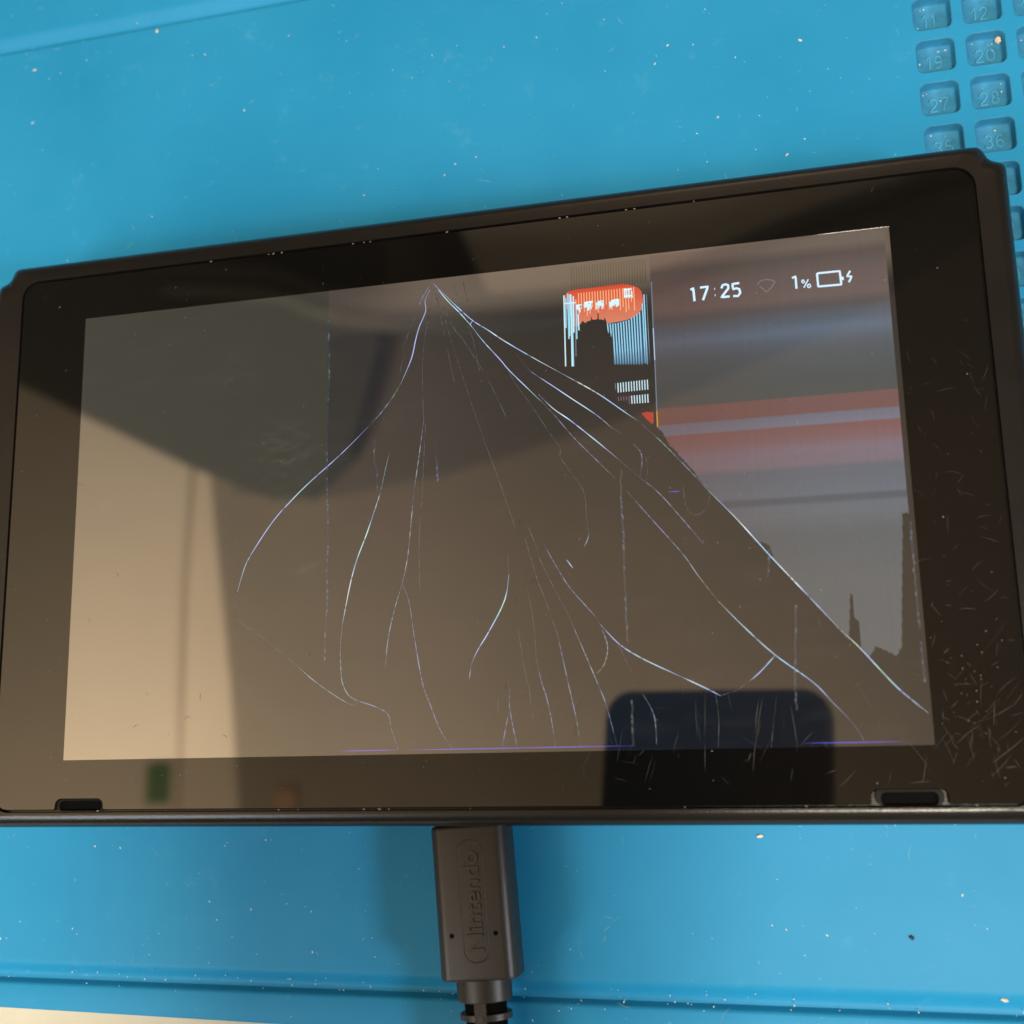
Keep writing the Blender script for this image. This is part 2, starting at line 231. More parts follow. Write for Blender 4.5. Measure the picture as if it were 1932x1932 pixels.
 'garble': [((20.248,31.375),(20.268,30.632),'w'),((20.423,31.287),(20.444,30.579),'w'),((20.606,31.425),(20.615,30.376),'w'),((20.77,31.019),(20.782,30.057),'w'),((21.509,31.435),(21.532,30.816),'w'),((21.689,31.531),(21.707,30.758),'w'),((21.872,31.692),(21.889,30.881),'w'),((22.048,31.658),(22.043,30.208),'w'),((22.215,31.347),(22.223,30.291),'w'),((22.392,31.347),(22.416,30.769),'w'),((22.577,31.57),(22.58,30.407),'w'),((23.501,31.46),(23.504,30.319),'w'),((23.674,31.374),(23.702,30.921),'w'),((23.855,31.492),(23.861,30.438),'w'),((24.032,31.526),(24.051,30.82),'w'),((24.209,31.527),(24.229,30.877),'w'),((24.376,31.292),(24.382,30.242),'w'),((24.559,31.464),(24.574,30.68),'w'),((25.624,31.346),(25.635,30.48),'w'),((25.8,31.345),(25.801,30.236),'w'),((25.982,31.52),(25.99,30.585),'w'),((26.155,31.46),(26.164,30.557),'w'),((26.338,31.666),(26.343,30.649),'w'),((26.5,31.324),(26.526,30.854),'w'),((26.69,31.696),(26.682,30.352),'w'),((26.86,31.564),(26.859,30.415),'w'),((27.031,31.454),(27.04,30.562),'w'),((28.037,33.295),(28.045,31.687),'w'),((28.371,33.257),(28.378,31.649),'w'),((28.762,33.212),(28.769,31.605),'w'),((29.181,32.781),(29.203,31.556),'w'),((20.247,31.33),(21.135,31.308),'w'),((21.513,31.574),(22.916,31.572),'w'),((21.59,31.643),(22.921,31.725),'w'),((23.652,31.566),(24.681,31.605),'w'),((25.849,31.474),(27.166,31.556),'w'),((27.956,33.075),(29.266,33.078),'w'),((27.985,31.999),(29.218,31.936),'w'),((18.33,31.852),(20.113,31.777),'w')],
 'bluebox': [(25.152,27.734),(29.205,28.134),(30.697,29.261),(31.094,30.127),(31.325,20.633),(25.881,20.942),(25.864,26.141)],
 'redblob': [(29.838,12.575),(30.695,12.749),(31.747,12.555),(31.727,11.17),(31.522,10.677),(30.643,11.554)],
 'status': [([(38.42,31.867),(38.86,32.109),(38.948,29.94)],1),([(39.91,32.07),(41.127,32.109),(40.255,29.956)],1),([(42.085,31.609),(42.175,31.599)],1),([(42.119,30.554),(42.209,30.544)],1),([(43.186,31.564),(43.395,32.074),(43.852,32.167),(44.233,31.977),(44.233,31.444),(43.106,30.12),(44.384,30.121)],1),([(45.954,32.134),(44.902,32.094),(44.971,31.198),(45.429,31.339),(45.897,31.14),(46.01,30.516),(45.654,30.041),(44.91,30.126)],1),([(53.929,32.008),(54.458,32.234),(54.471,30.222)],1),([(55.391,31.518),(55.652,31.487),(55.712,31.082),(55.475,31.03),(55.314,31.24),(55.391,31.518)],0.6),([(56.313,31.538),(55.569,30.255)],0.6),([(56.183,30.709),(56.476,30.723),(56.595,30.343),(56.365,30.163),(56.128,30.318),(56.183,30.709)],0.6),([(57.65,32.336),(61.01,32.32),(61.096,30.141),(57.705,30.2),(57.65,32.336)],1),([(61.331,31.379),(61.376,30.82)],1),([(62.541,32.186),(61.99,31.349),(62.702,31.265),(62.206,30.375)],0.8)],
 'wifi': [[(48.654,31.579),(49.207,32.11),(50.033,32.255),(50.835,32.049),(51.361,31.699)],[(51.361,31.699),(50.604,30.713),(49.95,30.196)],[(49.009,31.297),(49.95,30.196)]],
 'smudge': [((-25.01,-9.252),2.7642276422764227,0.8),((-62.842,4.26),1.6260162601626016,0.35),((-29.517,10.396),7.317073170731707,0.5),((-39.558,26.095),4.878048780487805,0.3),((-12.729,15.351),4.0650406504065035,0.25)],
 'x618': -22.19,
}


# ------------------------------------------------------------------ the bench, the mat
X0, PX, PY = 76.2, 7.9, 7.8
ROW_Y = 70.2
COLS, ROW_LO, ROW_HI = 4, -8, 3
zx1 = X0 + COLS * PX; zy0 = ROW_Y + ROW_LO * PY; zy1 = ROW_Y + ROW_HI * PY

tb = mesh('bench_top', *loft([[(-900, -700, -44), (900, -700, -44), (900, 700, -44), (-900, 700, -44)],
                              [(-900, -700, -5), (900, -700, -5), (900, 700, -5), (-900, 700, -5)]]))
link('bench_top', fix(tb), M_table, kind='structure')

mat_e = empty('work_mat', (0, 0, -5), 'blue silicone repair work mat with numbered screw pockets under the console', 'work mat')
def ME(x): return x  # mat parts are written in world mm and offset by the empty
def mat_link(name, v, f, mat=M_mat, parent=None, **kw):
    o = link(name, fix(mesh(name, [(a, b_, c_ + 5) for a, b_, c_ in v], f)), mat, parent or mat_e, **kw)
    return o

GROOVE = [(-1.7, 0), (-1.4, -0.06), (-1.1, -0.35), (-0.85, -0.95), (-0.6, -1.35), (0, -1.45), (0.5, -1.3), (1.1, -0.85), (1.7, -0.35), (2.3, -0.06), (2.8, 0.0)]
def edge_y(x): return -81.0 - 0.019 * (x + 88)
def slab(xs, yprof, bottom=None):
    v, f = [], []
    for x in xs:
        for (y, z) in yprof(x): v.append((x, y, z))
    n = len(yprof(xs[0]))
    for i in range(len(xs) - 1):
        for k in range(n - 1):
            f.append((i * n + k, (i + 1) * n + k, (i + 1) * n + k + 1, i * n + k + 1))
    return v, f
def prof_low(x):
    gy = -75.5 - 0.006 * (x + 88)
    e = edge_y(x)
    return [(e, -5.0), (e, -0.5), (e + 0.15, -0.15), (e + 0.5, 0.0)] + [(gy + a, z) for a, z in GROOVE] + [(-60, 0), (0, 0), (zy0, 0)]
def prof_hi(x):
    gy = 106.2 + 0.006 * (x + 100)
    return [(gy + a, z) for a, z in GROOVE] + [(240, 0), (241, -0.3), (241, -5)]
xsL = [-260 + 12 * i for i in range(47)]
v1, f1 = slab(xsL, prof_low)
v2, f2 = slab(xsL, prof_hi)
lo_hi = lambda x: 106.2 + 0.006 * (x + 100) - 1.7
V = list(v1); F = list(f1)
def addm(v, f):
    o = len(V); V.extend(v); F.extend(tuple(i + o for i in q) for q in f)
addm(v2, f2)
# flat part left of, right of and above the pocket field
addm(*slab([-260, -150, -80, 0, X0], lambda x: [(zy0, 0), (zy1, 0), (lo_hi(x), 0)]))
addm(*slab([zx1, 200, 292], lambda x: [(zy0, 0), (zy1, 0), (lo_hi(x), 0)]))
addm(*slab([X0, X0 + 15, zx1], lambda x: [(zy1, 0), (lo_hi(x), 0)]))
# pocket field: each cell a frame round a rounded hole
def cell_frame(cx, cy):
    hole = rrect(cx + 0.75, cy + 0.75, cx + PX - 0.85, cy + PY - 0.95, 1.15, 5)
    n = len(hole)
    mx_, my_ = cx + PX / 2, cy + PY / 2
    out = []
    for (x, y) in hole:
        dx, dy = x - mx_, y - my_
        k = min((PX / 2) / abs(dx) if abs(dx) > 1e-6 else 1e9, (PY / 2) / abs(dy) if abs(dy) > 1e-6 else 1e9)
        out.append((mx_ + dx * k, my_ + dy * k))
    # snap the corner rays exactly to the corners
    for k in range(4):
        i = k * 6 + 2
        sx = 1 if hole[i][0] > mx_ else -1; sy = 1 if hole[i][1] > my_ else -1
        out[i] = (mx_ + sx * PX / 2, my_ + sy * PY / 2)
    v = [(x, y, 0) for x, y in hole] + [(x, y, 0) for x, y in out]
    f = [(i, (i + 1) % n, n + (i + 1) % n, n + i) for i in range(n)]
    return v, f
for i in range(COLS):
    for j in range(ROW_LO, ROW_HI):
        addm(*cell_frame(X0 + i * PX, ROW_Y + j * PY))
sheet = mat_link('mat_sheet', V, F)
smooth_angle(sheet, 40)

DIG = {
 '0': [[(1, 2), (.6, 2), (.1, 1.6), (0, 1), (.1, .4), (.6, 0), (1.1, .4), (1.2, 1), (1.1, 1.6), (.6, 2)][1:]],
 '1': [[(.2, 1.5), (.6, 2), (.6, 0)]],
 '2': [[(.05, 1.45), (.2, 1.85), (.6, 2), (1.05, 1.8), (1.1, 1.35), (.75, .8), (0, 0), (1.2, 0)]],
 '3': [[(.05, 1.6), (.35, 1.95), (.8, 1.95), (1.1, 1.6), (.95, 1.2), (.5, 1.05), (1.0, .9), (1.15, .45), (.85, .05), (.35, .02), (0, .4)]],
 '4': [[(.9, 0), (.9, 2), (0, .6), (1.25, .6)]],
 '5': [[(1.05, 2), (.2, 2), (.1, 1.15), (.6, 1.25), (1.05, 1.0), (1.1, .45), (.75, .03), (.3, .03), (0, .35)]],
 '6': [[(1.05, 1.7), (.65, 2), (.2, 1.6), (.02, .9), (.2, .2), (.6, 0), (1.0, .2), (1.1, .65), (.8, 1.1), (.4, 1.1), (.08, .75)]],
 '7': [[(0, 2), (1.15, 2), (.6, 1.0), (.4, 0)]],
 '8': [[(.6, 1.08), (.2, 1.25), (.12, 1.65), (.4, 1.97), (.8, 1.97), (1.08, 1.65), (1.0, 1.25), (.6, 1.08), (.15, .8), (.05, .35), (.4, .02), (.8, .02), (1.15, .35), (1.05, .8), (.6, 1.08)]],
 '9': [[(.1, .3), (.5, 0), (1.0, .4), (1.15, 1.1), (1.0, 1.8), (.6, 2), (.2, 1.8), (.05, 1.35), (.3, .95), (.8, .95), (1.12, 1.3)]],
}
def raised_stroke(pts, z0, h, wd):
    """a low rounded ridge along a polyline"""
    sec = [(-1, 0), (-0.75, 0.6), (-0.3, 1.0), (0.3, 1.0), (0.75, 0.6), (1, 0)]
    v, f = [], []; n = len(pts)
    for i, p in enumerate(pts):
        a = pts[max(0, i - 1)]; b_ = pts[min(n - 1, i + 1)]
        dx, dy = b_[0] - a[0], b_[1] - a[1]; l = math.hypot(dx, dy) or 1
        for (s, t) in sec: v.append((p[0] - dy / l * s * wd / 2, p[1] + dx / l * s * wd / 2, z0 + h * t))
    m_ = len(sec)
    for i in range(n - 1):
        for k in range(m_ - 1): f.append((i * m_ + k, i * m_ + k + 1, (i + 1) * m_ + k + 1, (i + 1) * m_ + k))
    f.append(tuple(range(m_))); f.append(tuple((n - 1) * m_ + k for k in range(m_))[::-1])
    return v, f

def pocket_mesh():
    """recess relative to the cell's lower left corner"""
    a0, b0, a1, b1 = 0.75, 0.75, PX - 0.85, PY - 0.95
    rings = []
    for d, z, r in ((0, 0, 1.15), (0.06, -0.02, 1.12), (0.14, -0.10, 1.08), (0.19, -0.28, 1.04), (0.26, -1.75, 1.0), (0.38, -2.05, 0.95), (0.62, -2.2, 0.8)):
        rings.append([(x, y, z) for x, y in rrect(a0 + d, b0 + d, a1 - d, b1 - d, r, 5)])
    v, f = loft(rings, cap0=False, cap1=True)
    return v, f
pv, pf = pocket_mesh()
pme = mesh('pocket', pv, pf)
bm = bmesh.new(); bm.from_mesh(pme); bmesh.ops.recalc_face_normals(bm, faces=bm.faces)
bm.faces.ensure_lookup_table()
if bm.faces[-1].normal.z < 0: bmesh.ops.reverse_faces(bm, faces=bm.faces)
bm.to_mesh(pme); bm.free()
pme.materials.append(M_pocket)
for p in pme.polygons: p.use_smooth = True
pme.set_sharp_from_angle(angle=math.radians(55))
for i in range(COLS):
    for j in range(ROW_LO, ROW_HI):
        if i == 0 and j < -3: continue            # wholly under the console
        if i > 2 : continue
        o = bpy.data.objects.new('pocket', pme); C.objects.link(o); o.parent = mat_e
        o.location = ((X0 + i * PX) * MM, (ROW_Y + j * PY) * MM, 5 * MM)
        num = str(19 - 8 * j + i)
        v, f = [], []
        xoff = 0
        for ch in num:
            for st in DIG[ch]:
                pts = spline([(1.35 + (xoff + px_) * 1.02 + 1.15, 2.6 + py_ * 1.12) for px_, py_ in st], 0.3)
                a, b_ = raised_stroke(pts, -2.22, 0.20, 0.36)
                k = len(v); v += a; f += [tuple(q + k for q in t) for t in b_]
            xoff += 1.75 if ch != '1' else 1.35
        nm = link('numeral', fix(mesh('numeral', v, f)), M_numeral, o, smooth=True)

# dust on the mat
V, F = [], []
def speck(x, y, z, s, elong=1.0, ang=0.0, hgt=0.5):
    k = len(V); ca, sa = math.cos(ang), math.sin(ang)
    n = 6
    base = []
    for i in range(n):
        a = 2 * math.pi * i / n; r = s * random.uniform(.7, 1.2)
        px_, py_ = r * math.cos(a) * elong, r * math.sin(a)
        V.append((x + px_ * ca - py_ * sa, y + px_ * sa + py_ * ca, z))
    V.append((x, y, z + s * hgt))
    for i in range(n): F.append((k + i, k + (i + 1) % n, k + n))
def on_flat(x, y):
    if -86 < x < 86 and -50 < y < 50: return False
    if x > X0 - 1 and y < zy1: return False
    return True
rd = random.Random(11)
cnt = 0
while cnt < 300:
    x, y = rd.uniform(-110, 92), rd.uniform(-81, 120)
    if not on_flat(x, y): continue
    if y > 50 and x < 20 and rd.random() < .35: continue
    s = rd.choice([.05, .06, .07, .08, .1, .13]) * (1.0 if rd.random() < .9 else 1.6)
    speck(x, y, 0.0, s, rd.uniform(1, 2.2), rd.uniform(0, 3.1)); cnt += 1
for i in range(60):     # specks caught in the grooves
    x = rd.uniform(-90, 90); speck(x, -75.5 - .006 * (x + 88) + rd.uniform(-1, 1.2), -0.3, rd.uniform(.05, .12), 1.5, rd.uniform(0, 3))
for i in range(46):     # specks in the pockets
    ci, cj = rd.choice([0, 1, 2]), rd.choice([-3, -2, -1, 0, 1])
    speck(X0 + ci * PX + rd.uniform(1.2, 6.4), ROW_Y + cj * PY + rd.choice([rd.uniform(1.2, 6.2), rd.uniform(5.4, 6.3)]), -2.18, rd.uniform(.06, .16), 1.4, rd.uniform(0, 3))
link('dust_specks', mesh('dust_specks', V, F), M_dust, kind='stuff', label='pale dust specks scattered on the blue mat', category='dust')
V, F = [], []
for i in range(420):    # faint tiny lint
    for _ in range(50):
        x, y = rd.uniform(-108, 92), rd.uniform(-80, 118)
        if on_flat(x, y): break
    speck(x, y, 0.0, rd.uniform(.035, .11), rd.uniform(1, 2.4), rd.uniform(0, 3.1), .3)
for i in range(130):    # curled hairs and faint scuffs
    for _ in range(50):
        x, y = rd.uniform(-105, 90), rd.uniform(-80, 115)
        if on_flat(x, y): break
    a = rd.uniform(0, 6.28); L = rd.uniform(.5, 2.2); cv = rd.uniform(-1.4, 1.4)
    if y < -50 and x > 20: L *= 1.3
    pts = [(x, y)]
    for k in range(6):
        a += cv / 6; pts.append((pts[-1][0] + math.cos(a) * L / 6, pts[-1][1] + math.sin(a) * L / 6))
    vv, ff = ribbon(pts, rd.uniform(.05, .11), 0.02, True)
    k = len(V); V += vv; F += [tuple(q + k for q in t) for t in ff]
link('mat_scuffs', mesh('mat_scuffs', V, F), M_fluff, kind='stuff', label='faint curled scuffs and fibres on the blue mat', category='scuffs')

def crumb(name, x, y, z, sx, sy, sz, mat, label, ang=0, seed=1):
    bm = bmesh.new(); bmesh.ops.create_icosphere(bm, subdivisions=2, radius=1)
    for vv in bm.verts:
        d = 1 + 0.45 * noise.noise(vv.co * 1.7 + Vector((seed * 3.1, 0, 0)))
        vv.co = Vector((vv.co.x * sx * d, vv.co.y * sy * d, vv.co.z * sz * d)) * MM
    me = bpy.data.meshes.new(name); bm.to_mesh(me); bm.free()
    o = link(name, me, mat, label=label, category='crumb')
    o.location = (x * MM, y * MM, (z + sz * .8) * MM); o.rotation_euler = (0, 0, ang)
    return o
crumb('crumb', 90.25, 76.0, -1.9, .55, .62, .45, M_grain, 'large cream flake in the upper right corner of pocket 20', .4, 2)
crumb('crumb', -65.3, 103.9, 0, .30, .34, .2, M_grain, 'round yellowish crumb below the groove at the upper left of the mat', .2, 5)
crumb('crumb', -93.0, 100.0, 0, .45, .18, .14, M_dust, 'small white rod-shaped flake at the far upper left of the mat', .3, 7)
crumb('crumb', 76.6, -74.9, -.35, .5, .22, .18, M_grain, 'long cream flake lying in the front groove at the right', -.2, 9)
crumb('crumb', 81.2, -75.4, -.4, .35, .3, .3, M_darkcrumb, 'dark crumb in the front groove near the right edge', 0, 11)
crumb('crumb', 43.6, -52.1, 0, .55, .25, .2, M_grain, 'cream flake touching the lower edge of the console', .0, 13)
crumb('crumb', 64.6, -66.5, 0, .38, .28, .25, M_darkcrumb, 'dark crumb alone on the mat at the lower right', -.7, 15)

# ------------------------------------------------------------------ handheld console
con = empty('handheld_console', (0, 0, 0), 'black handheld game console with shattered lit display lying on the blue mat', 'game console')
CORNER = [(81.2, 49.3), (82.2, 49.2), (82.75, 48.75), (83.1, 48.0), (83.45, 47.3), (84.0, 46.75), (84.7, 46.45), (85.3, 46.25), (85.7, 45.85), (85.9, 45.2)]
GX0, GX1, GY0, GY1 = -81.6, 81.2, -46.65, 46.55
def outer(d, z):
    q = []
    c2 = []
    for x, y in CORNER:
        e = d
        while e > 0 and x - e < GX1 + .75 and y - e < GY1 + .75 and (x - e) + (y - e) < GX1 + GY1 + .2: e -= .05
        c2.append((x - e, y - e))
    top = [(81.2 - d - (81.2 - d) * 2 * i / 40, 49.3 - d) for i in range(1, 40)]
    right_n = 24
    quad = lambda sx, sy: [(sx * x, sy * y) for x, y in c2]
    # clockwise from the top right corner
    q += quad(1, 1)
    y0 = c2[-1][1]; xr = c2[-1][0]
    q += [(xr, y0 - 2 * y0 * i / right_n) for i in range(1, right_n)]
    q += quad(1, -1)[::-1]
    q += [(x, -(49.3 - d)) for x, _ in top]
    q += quad(-1, -1)
    q += [(-xr, -y0 + 2 * y0 * i / right_n) for i in range(1, right_n)]
    q += quad(-1, 1)[::-1]
    q += [(-x, 49.3 - d) for x, _ in top]
    st_ = lambda t_: min(1.0, abs(t_) / 42)
    return [(x + (0.65 * st_(x) if x > 0 else -2.4 * st_(x)), y + (1.45 * st_(y) if y > 0 else -.3 * st_(y)), z) for x, y in q]
def inner(d, z, r=2.9):
    """rounded window with the same count of points as outer()"""
    x0, x1, y0, y1 = GX0 - d, GX1 + d, GY0 - d, GY1 + d
    r = r + d
    def arc(cx, cy, a0, a1, n=10):
        return [(cx + r * math.cos(math.radians(a0 + (a1 - a0) * i / (n - 1))), cy + r * math.sin(math.radians(a0 + (a1 - a0) * i / (n - 1)))) for i in range(n)]
    q = arc(x1 - r, y1 - r, 90, 0)
    q += [(x1, (y1 - r) + ((y0 + r) - (y1 - r)) * i / 24) for i in range(1, 24)]
    q += arc(x1 - r, y0 + r, 0, -90)
    q += [(x1 - r + (x0 + r - x1 + r) * i / 40, y0) for i in range(1, 40)]
    q += arc(x0 + r, y0 + r, 270, 180)
    q += [(x0, (y0 + r) + ((y1 - r) - (y0 + r)) * i / 24) for i in range(1, 24)]
    q += arc(x0 + r, y1 - r, 180, 90)
    q += [(x0 + r + (x1 - r - x0 - r) * i / 40, y1) for i in range(1, 40)]
    return [(x, y, z) for x, y in q]
rings = [outer(2.6, 0.0), outer(1.1, 0.25), outer(0.35, 1.0), outer(0.0, 2.4), outer(0.0, 6.9), outer(0.12, 7.0), outer(0.12, 7.25), outer(0, 7.35),
         outer(0.0, 11.0), outer(0.10, 11.9), outer(0.38, 12.7), outer(0.85, 13.35), outer(1.45, 13.75), outer(2.05, 13.93), outer(2.25, 13.95)]
rings += [inner(0.40, 13.94), inner(0.38, 12.9)]
v, f = loft(rings)
body = link('shell', fix(mesh('shell', v, f)), M_body, con)
smooth_angle(body, 50)

# glass: rounded plate with two notches at its lower edge and an opening for the display
def glass_outline(d=0.0):
    x0, x1, y0, y1 = GX0 + d, GX1 - d, GY0 + d, GY1 - d
    r = 2.9 - d
    pts = []
    def arc(cx, cy, a0, a1, rr, n=8):
        for i in range(n + 1):
            a = math.radians(a0 + (a1 - a0) * i / n); pts.append((cx + rr * math.cos(a), cy + rr * math.sin(a)))
    arc(x1 - r, y1 - r, 90, 0, r); arc(x1 - r, y0 + r, 0, -90, r)
    for nx0, nx1 in ((59.6, 69.8), (-69.7, -61.0)):
        a, b_ = nx1 + d, nx0 - d; yt = GY0 + 2.05 + d if nx0 > 0 else GY0 + 1.75 + d
        arc(a + .35, y0 + .35, 270, 180, .35, 3); arc(a - 1.1, yt - 1.1, 0, 90, 1.1, 4)
        arc(b_ + 1.1, yt - 1.1, 90, 180, 1.1, 4); arc(b_ - .35, y0 + .35, 0, -90, .35, 3)
    arc(x0 + r, y0 + r, 270, 180, r); arc(x0 + r, y1 - r, 180, 90, r)
    return pts
DX, DY = 137.3 / 2, 77.2 / 2
def plate_with_hole():
    bm = bmesh.new()
    def loop(pts, z):
        vs = [bm.verts.new((x * MM, y * MM, z * MM)) for x, y in pts]
        return vs, [bm.edges.new((vs[i], vs[(i + 1) % len(vs)])) for i in range(len(vs))]
    o0, _ = loop(glass_outline(0.0), 13.1)
    o1, _ = loop(glass_outline(0.0), 13.82)
    o2, e2 = loop(glass_outline(0.12), TOP)
    hp = [(DX, DY), (DX, -DY), (-DX, -DY), (-DX, DY)]
    h, eh = loop(hp, TOP)
    h2, _ = loop(hp, 13.2)
    for a, b_ in ((o0, o1), (o1, o2), (h, h2)):
        n = len(a)
        for i in range(n): bm.faces.new((a[i], a[(i + 1) % n], b_[(i + 1) % n], b_[i]))
    bmesh.ops.triangle_fill(bm, use_beauty=True, use_dissolve=False, edges=e2 + eh)
    bmesh.ops.recalc_face_normals(bm, faces=bm.faces)
    me = bpy.data.meshes.new('front_glass'); bm.to_mesh(me); bm.free()
    return me
glass = link('front_glass', plate_with_hole(), M_glass, con)
for nx0, nx1, yt in ((60.9, 68.6, -44.95), (-69.2, -61.3, -45.15)):
    pts = rrect(nx0, GY0 - .15, nx1, yt, .75, 4)
    v, f = loft([[(x, y, 13.2) for x, y in rrect(nx0 - .75, GY0 - .1, nx1 + .75, yt + .45, .9, 4)], [(x, y, 13.55) for x, y in rrect(nx0 - .75, GY0 - .1, nx1 + .75, yt + .45, .9, 4)],
                 [(x, y, 13.6) for x, y in pts], [(x, y, 12.95) for x, y in pts]], cap0=False, cap1=False)
    so = link('speaker_slot', fix(mesh('speaker_slot', v, f)), M_lip, con)
    smooth_angle(so, 30)
    link('slot_hole', mesh('slot_hole', [(x, y, 13.0) for x, y in pts], [tuple(range(len(pts)))]), M_gap, so)
for sx in (-1, 1):
    # controller rail down each side
    q_ = 0.6 if sx > 0 else 2.35
    pr = [(84.6, 4.2), (86.1 + q_, 4.2), (86.1 + q_, 5.4), (85.92 + q_, 5.8), (85.92 + q_, 8.8), (86.1 + q_, 9.2), (86.1 + q_, 10.4), (84.6, 10.4)]
    v, f = loft([[(sx * a, y, b_) for a, b_ in pr] for y in (-38, 41)])
    link('side_rail', fix(mesh('side_rail', v, f)), M_rail, con)

# ---- display
DZ = TOP - 0.022
def sm(a, b_, t):
    t = max(0, min(1, (t - a) / (b_ - a))); return t * t * (3 - 2 * t)
LEAK = (0.002, 0.004, 0.009)
BR = (0.085, 0.066, 0.046)
def glow(x, y):
    e = list(LEAK)
    q = (1 - sm(-22.4, -22.0, x)) * (0.45 + 0.55 * sm(-25, 35, y)) * .030
    e[0] += q; e[1] += q * .91; e[2] += q * .62
    # brown light left over along the top edge, right of the dead block
    t = sm(-22.4, -22.0, x) * (0.30 + 0.70 * sm(-22, 0, x))
    k = t * (1 - sm(2.5, 9.5, DY - y)) * 0.125
    e[0] += k; e[1] += k * .72; e[2] += k * .50
    k = sm(-22.4, -22.0, x) * (1 - sm(-14, 22, x)) * .014
    e[0] += k; e[1] += k * .82; e[2] += k * .74
    return e
def haze(x, y):
    h = 0.008
    for (p, s, a) in D['smudge']:
        dx, dy = (x - p[0]) / s, (y - p[1]) / s
        r = dx * dx + dy * dy * (2.2 if a > .55 else 1)
        if r < 4:
            q = noise.noise(Vector((x * .35 + y * .12, y * 1.6 - x * .35, s))) * .5 + .5
            q2 = noise.noise(Vector((x * 3.1 + y * 1.4, y * 3.4, s + 4))) * .5 + .5
            h += a * .10 * math.exp(-r * 1.6) * max(0, q * q2 * 3.2 - .55)
    q = noise.noise(Vector((x * .12 + 3, y * .5, 0)))
    h += max(0, q) * .008
    return (h, h * .93, h * .82)
nx, ny = 300, 168
V = []; G = []; Hz = []
for j in range(ny + 1):
    y = -DY + 2 * DY * j / ny
    for i in range(nx + 1):
        x = -DX + 2 * DX * i / nx
        V.append((x, y, DZ)); G.append(glow(x, y)); Hz.append(haze(x, y))
F = [(j * (nx + 1) + i, j * (nx + 1) + i + 1, (j + 1) * (nx + 1) + i + 1, (j + 1) * (nx + 1) + i) for j in range(ny) for i in range(nx)]
me = mesh('display', V, F); set_attr(me, 'glow', G); set_attr(me, 'haze', Hz)
disp = link('display', me, M_lcd, con)

def lcd_piece(name, v, f, cols, **kw):
    me = mesh(name, v, f); set_attr(me, 'glow', cols); set_attr(me, 'haze', [(.012, .011, .010)] * len(v))
    return link(name, me, M_lcd, disp, **kw)

# lit field of smeared colour bands, right of the dead area
bp_ = D['lit_bottom']
def bottom(x):
    if x <= bp_[0][0]: return bp_[0][1]
    for a, b_ in zip(bp_, bp_[1:]):
        if a[0] <= x <= b_[0] and b_[0] > a[0]:
            return a[1] + (b_[1] - a[1]) * (x - a[0]) / (b_[0] - a[0])
    return bp_[-1][1]
bands = [(y, tuple(max(0.0, s_ - r_) for s_, r_ in zip(srgb(c_), BR))) for y, c_ in D['bands']]
def band(y):
    if y >= bands[0][0]: return bands[0][1]
    for a, b_ in zip(bands, bands[1:]):
        if b_[0] <= y <= a[0]:
            t = (a[0] - y) / (a[0] - b_[0]); return tuple(p + (q - p) * t for p, q in zip(a[1], b_[1]))
    return bands[-1][1]
xl = bp_[0][0]; xr = DX - 0.75; ytop = DY - 0.35
V, F, G = [], [], []
ncol = 230
rows_y = []
yy = ytop
while yy > bands[-1][0]:
    rows_y.append(yy); yy -= 0.42
for b_ in bands: rows_y.append(b_[0])
rows_y = sorted(set(r for r in rows_y if r <= ytop), reverse=True)
for i in range(ncol):
    xa, xb = xl + (xr - xl) * i / ncol, xl + (xr - xl) * (i + 1) / ncol
    xm = (xa + xb) / 2
    yb_ = bottom(xm) + rd.uniform(-.22, .12)
    if xm > DX - 2.6: yb_ = min(yb_, bottom(xm))
    ys = [y for y in rows_y if y > yb_] + [yb_]
    k0 = len(V)
    colj = 1 + rd.uniform(-.035, .035)
    for y in ys:
        e = band(y)
        g = (.62 + .38 * sm(xl, xl + 30, xm)) * colj * (1 + .05 * noise.noise(Vector((xm * .06, y * 1.9, 2))))
        red = 1 + .25 * (1 - sm(xl, xl + 22, xm)) if 795 else 1
        for xx in (xa, xb):
            V.append((xx, y, DZ + .006)); G.append((e[0] * g * red + .006, e[1] * g + .006, e[2] * g + .006))
    for r_ in range(len(ys) - 1):
        F.append((k0 + 2 * r_, k0 + 2 * r_ + 2, k0 + 2 * r_ + 3, k0 + 2 * r_ + 1))
lcd_piece('lit_field', V, F, G)

# glitched block: banner, stripes, dashes
def poly_piece(name, pts, z, colf):
    bm = bmesh.new(); vs = [bm.verts.new((x, y, 0)) for x, y in pts]
    bmesh.ops.triangle_fill(bm, use_beauty=True, edges=[bm.edges.new((vs[i], vs[(i + 1) % len(vs)])) for i in range(len(vs))])
    bm.verts.index_update()
    bmesh.ops.recalc_face_normals(bm, faces=bm.faces)
    if sum(f_.normal.z for f_ in bm.faces) < 0: bmesh.ops.reverse_faces(bm, faces=bm.faces)
    v = [(q.co.x, q.co.y, z) for q in bm.verts]; f = [tuple(q.index for q in f_.verts) for f_ in bm.faces]; bm.free()
    return lcd_piece(name, v, f, [colf(*q[:2]) for q in v])
yB = max(p[1] for p in D['banner'])
poly_piece('blue_glitch_patch', D['bluebox'], DZ + .008, lambda x, y: (.010, .075, .190) if y < yB - 9 else (.010, .035, .075))
def bcol(x, y):
    t = (yB - y) / 7.0
    return (.66, .05 + .17 * t, .018 + .11 * t)
poly_piece('red_banner', D['banner'], DZ + .010, bcol)
poly_piece('red_glitch_patch', D['redblob'], DZ + .010, lambda x, y: (.40, .02, .012))
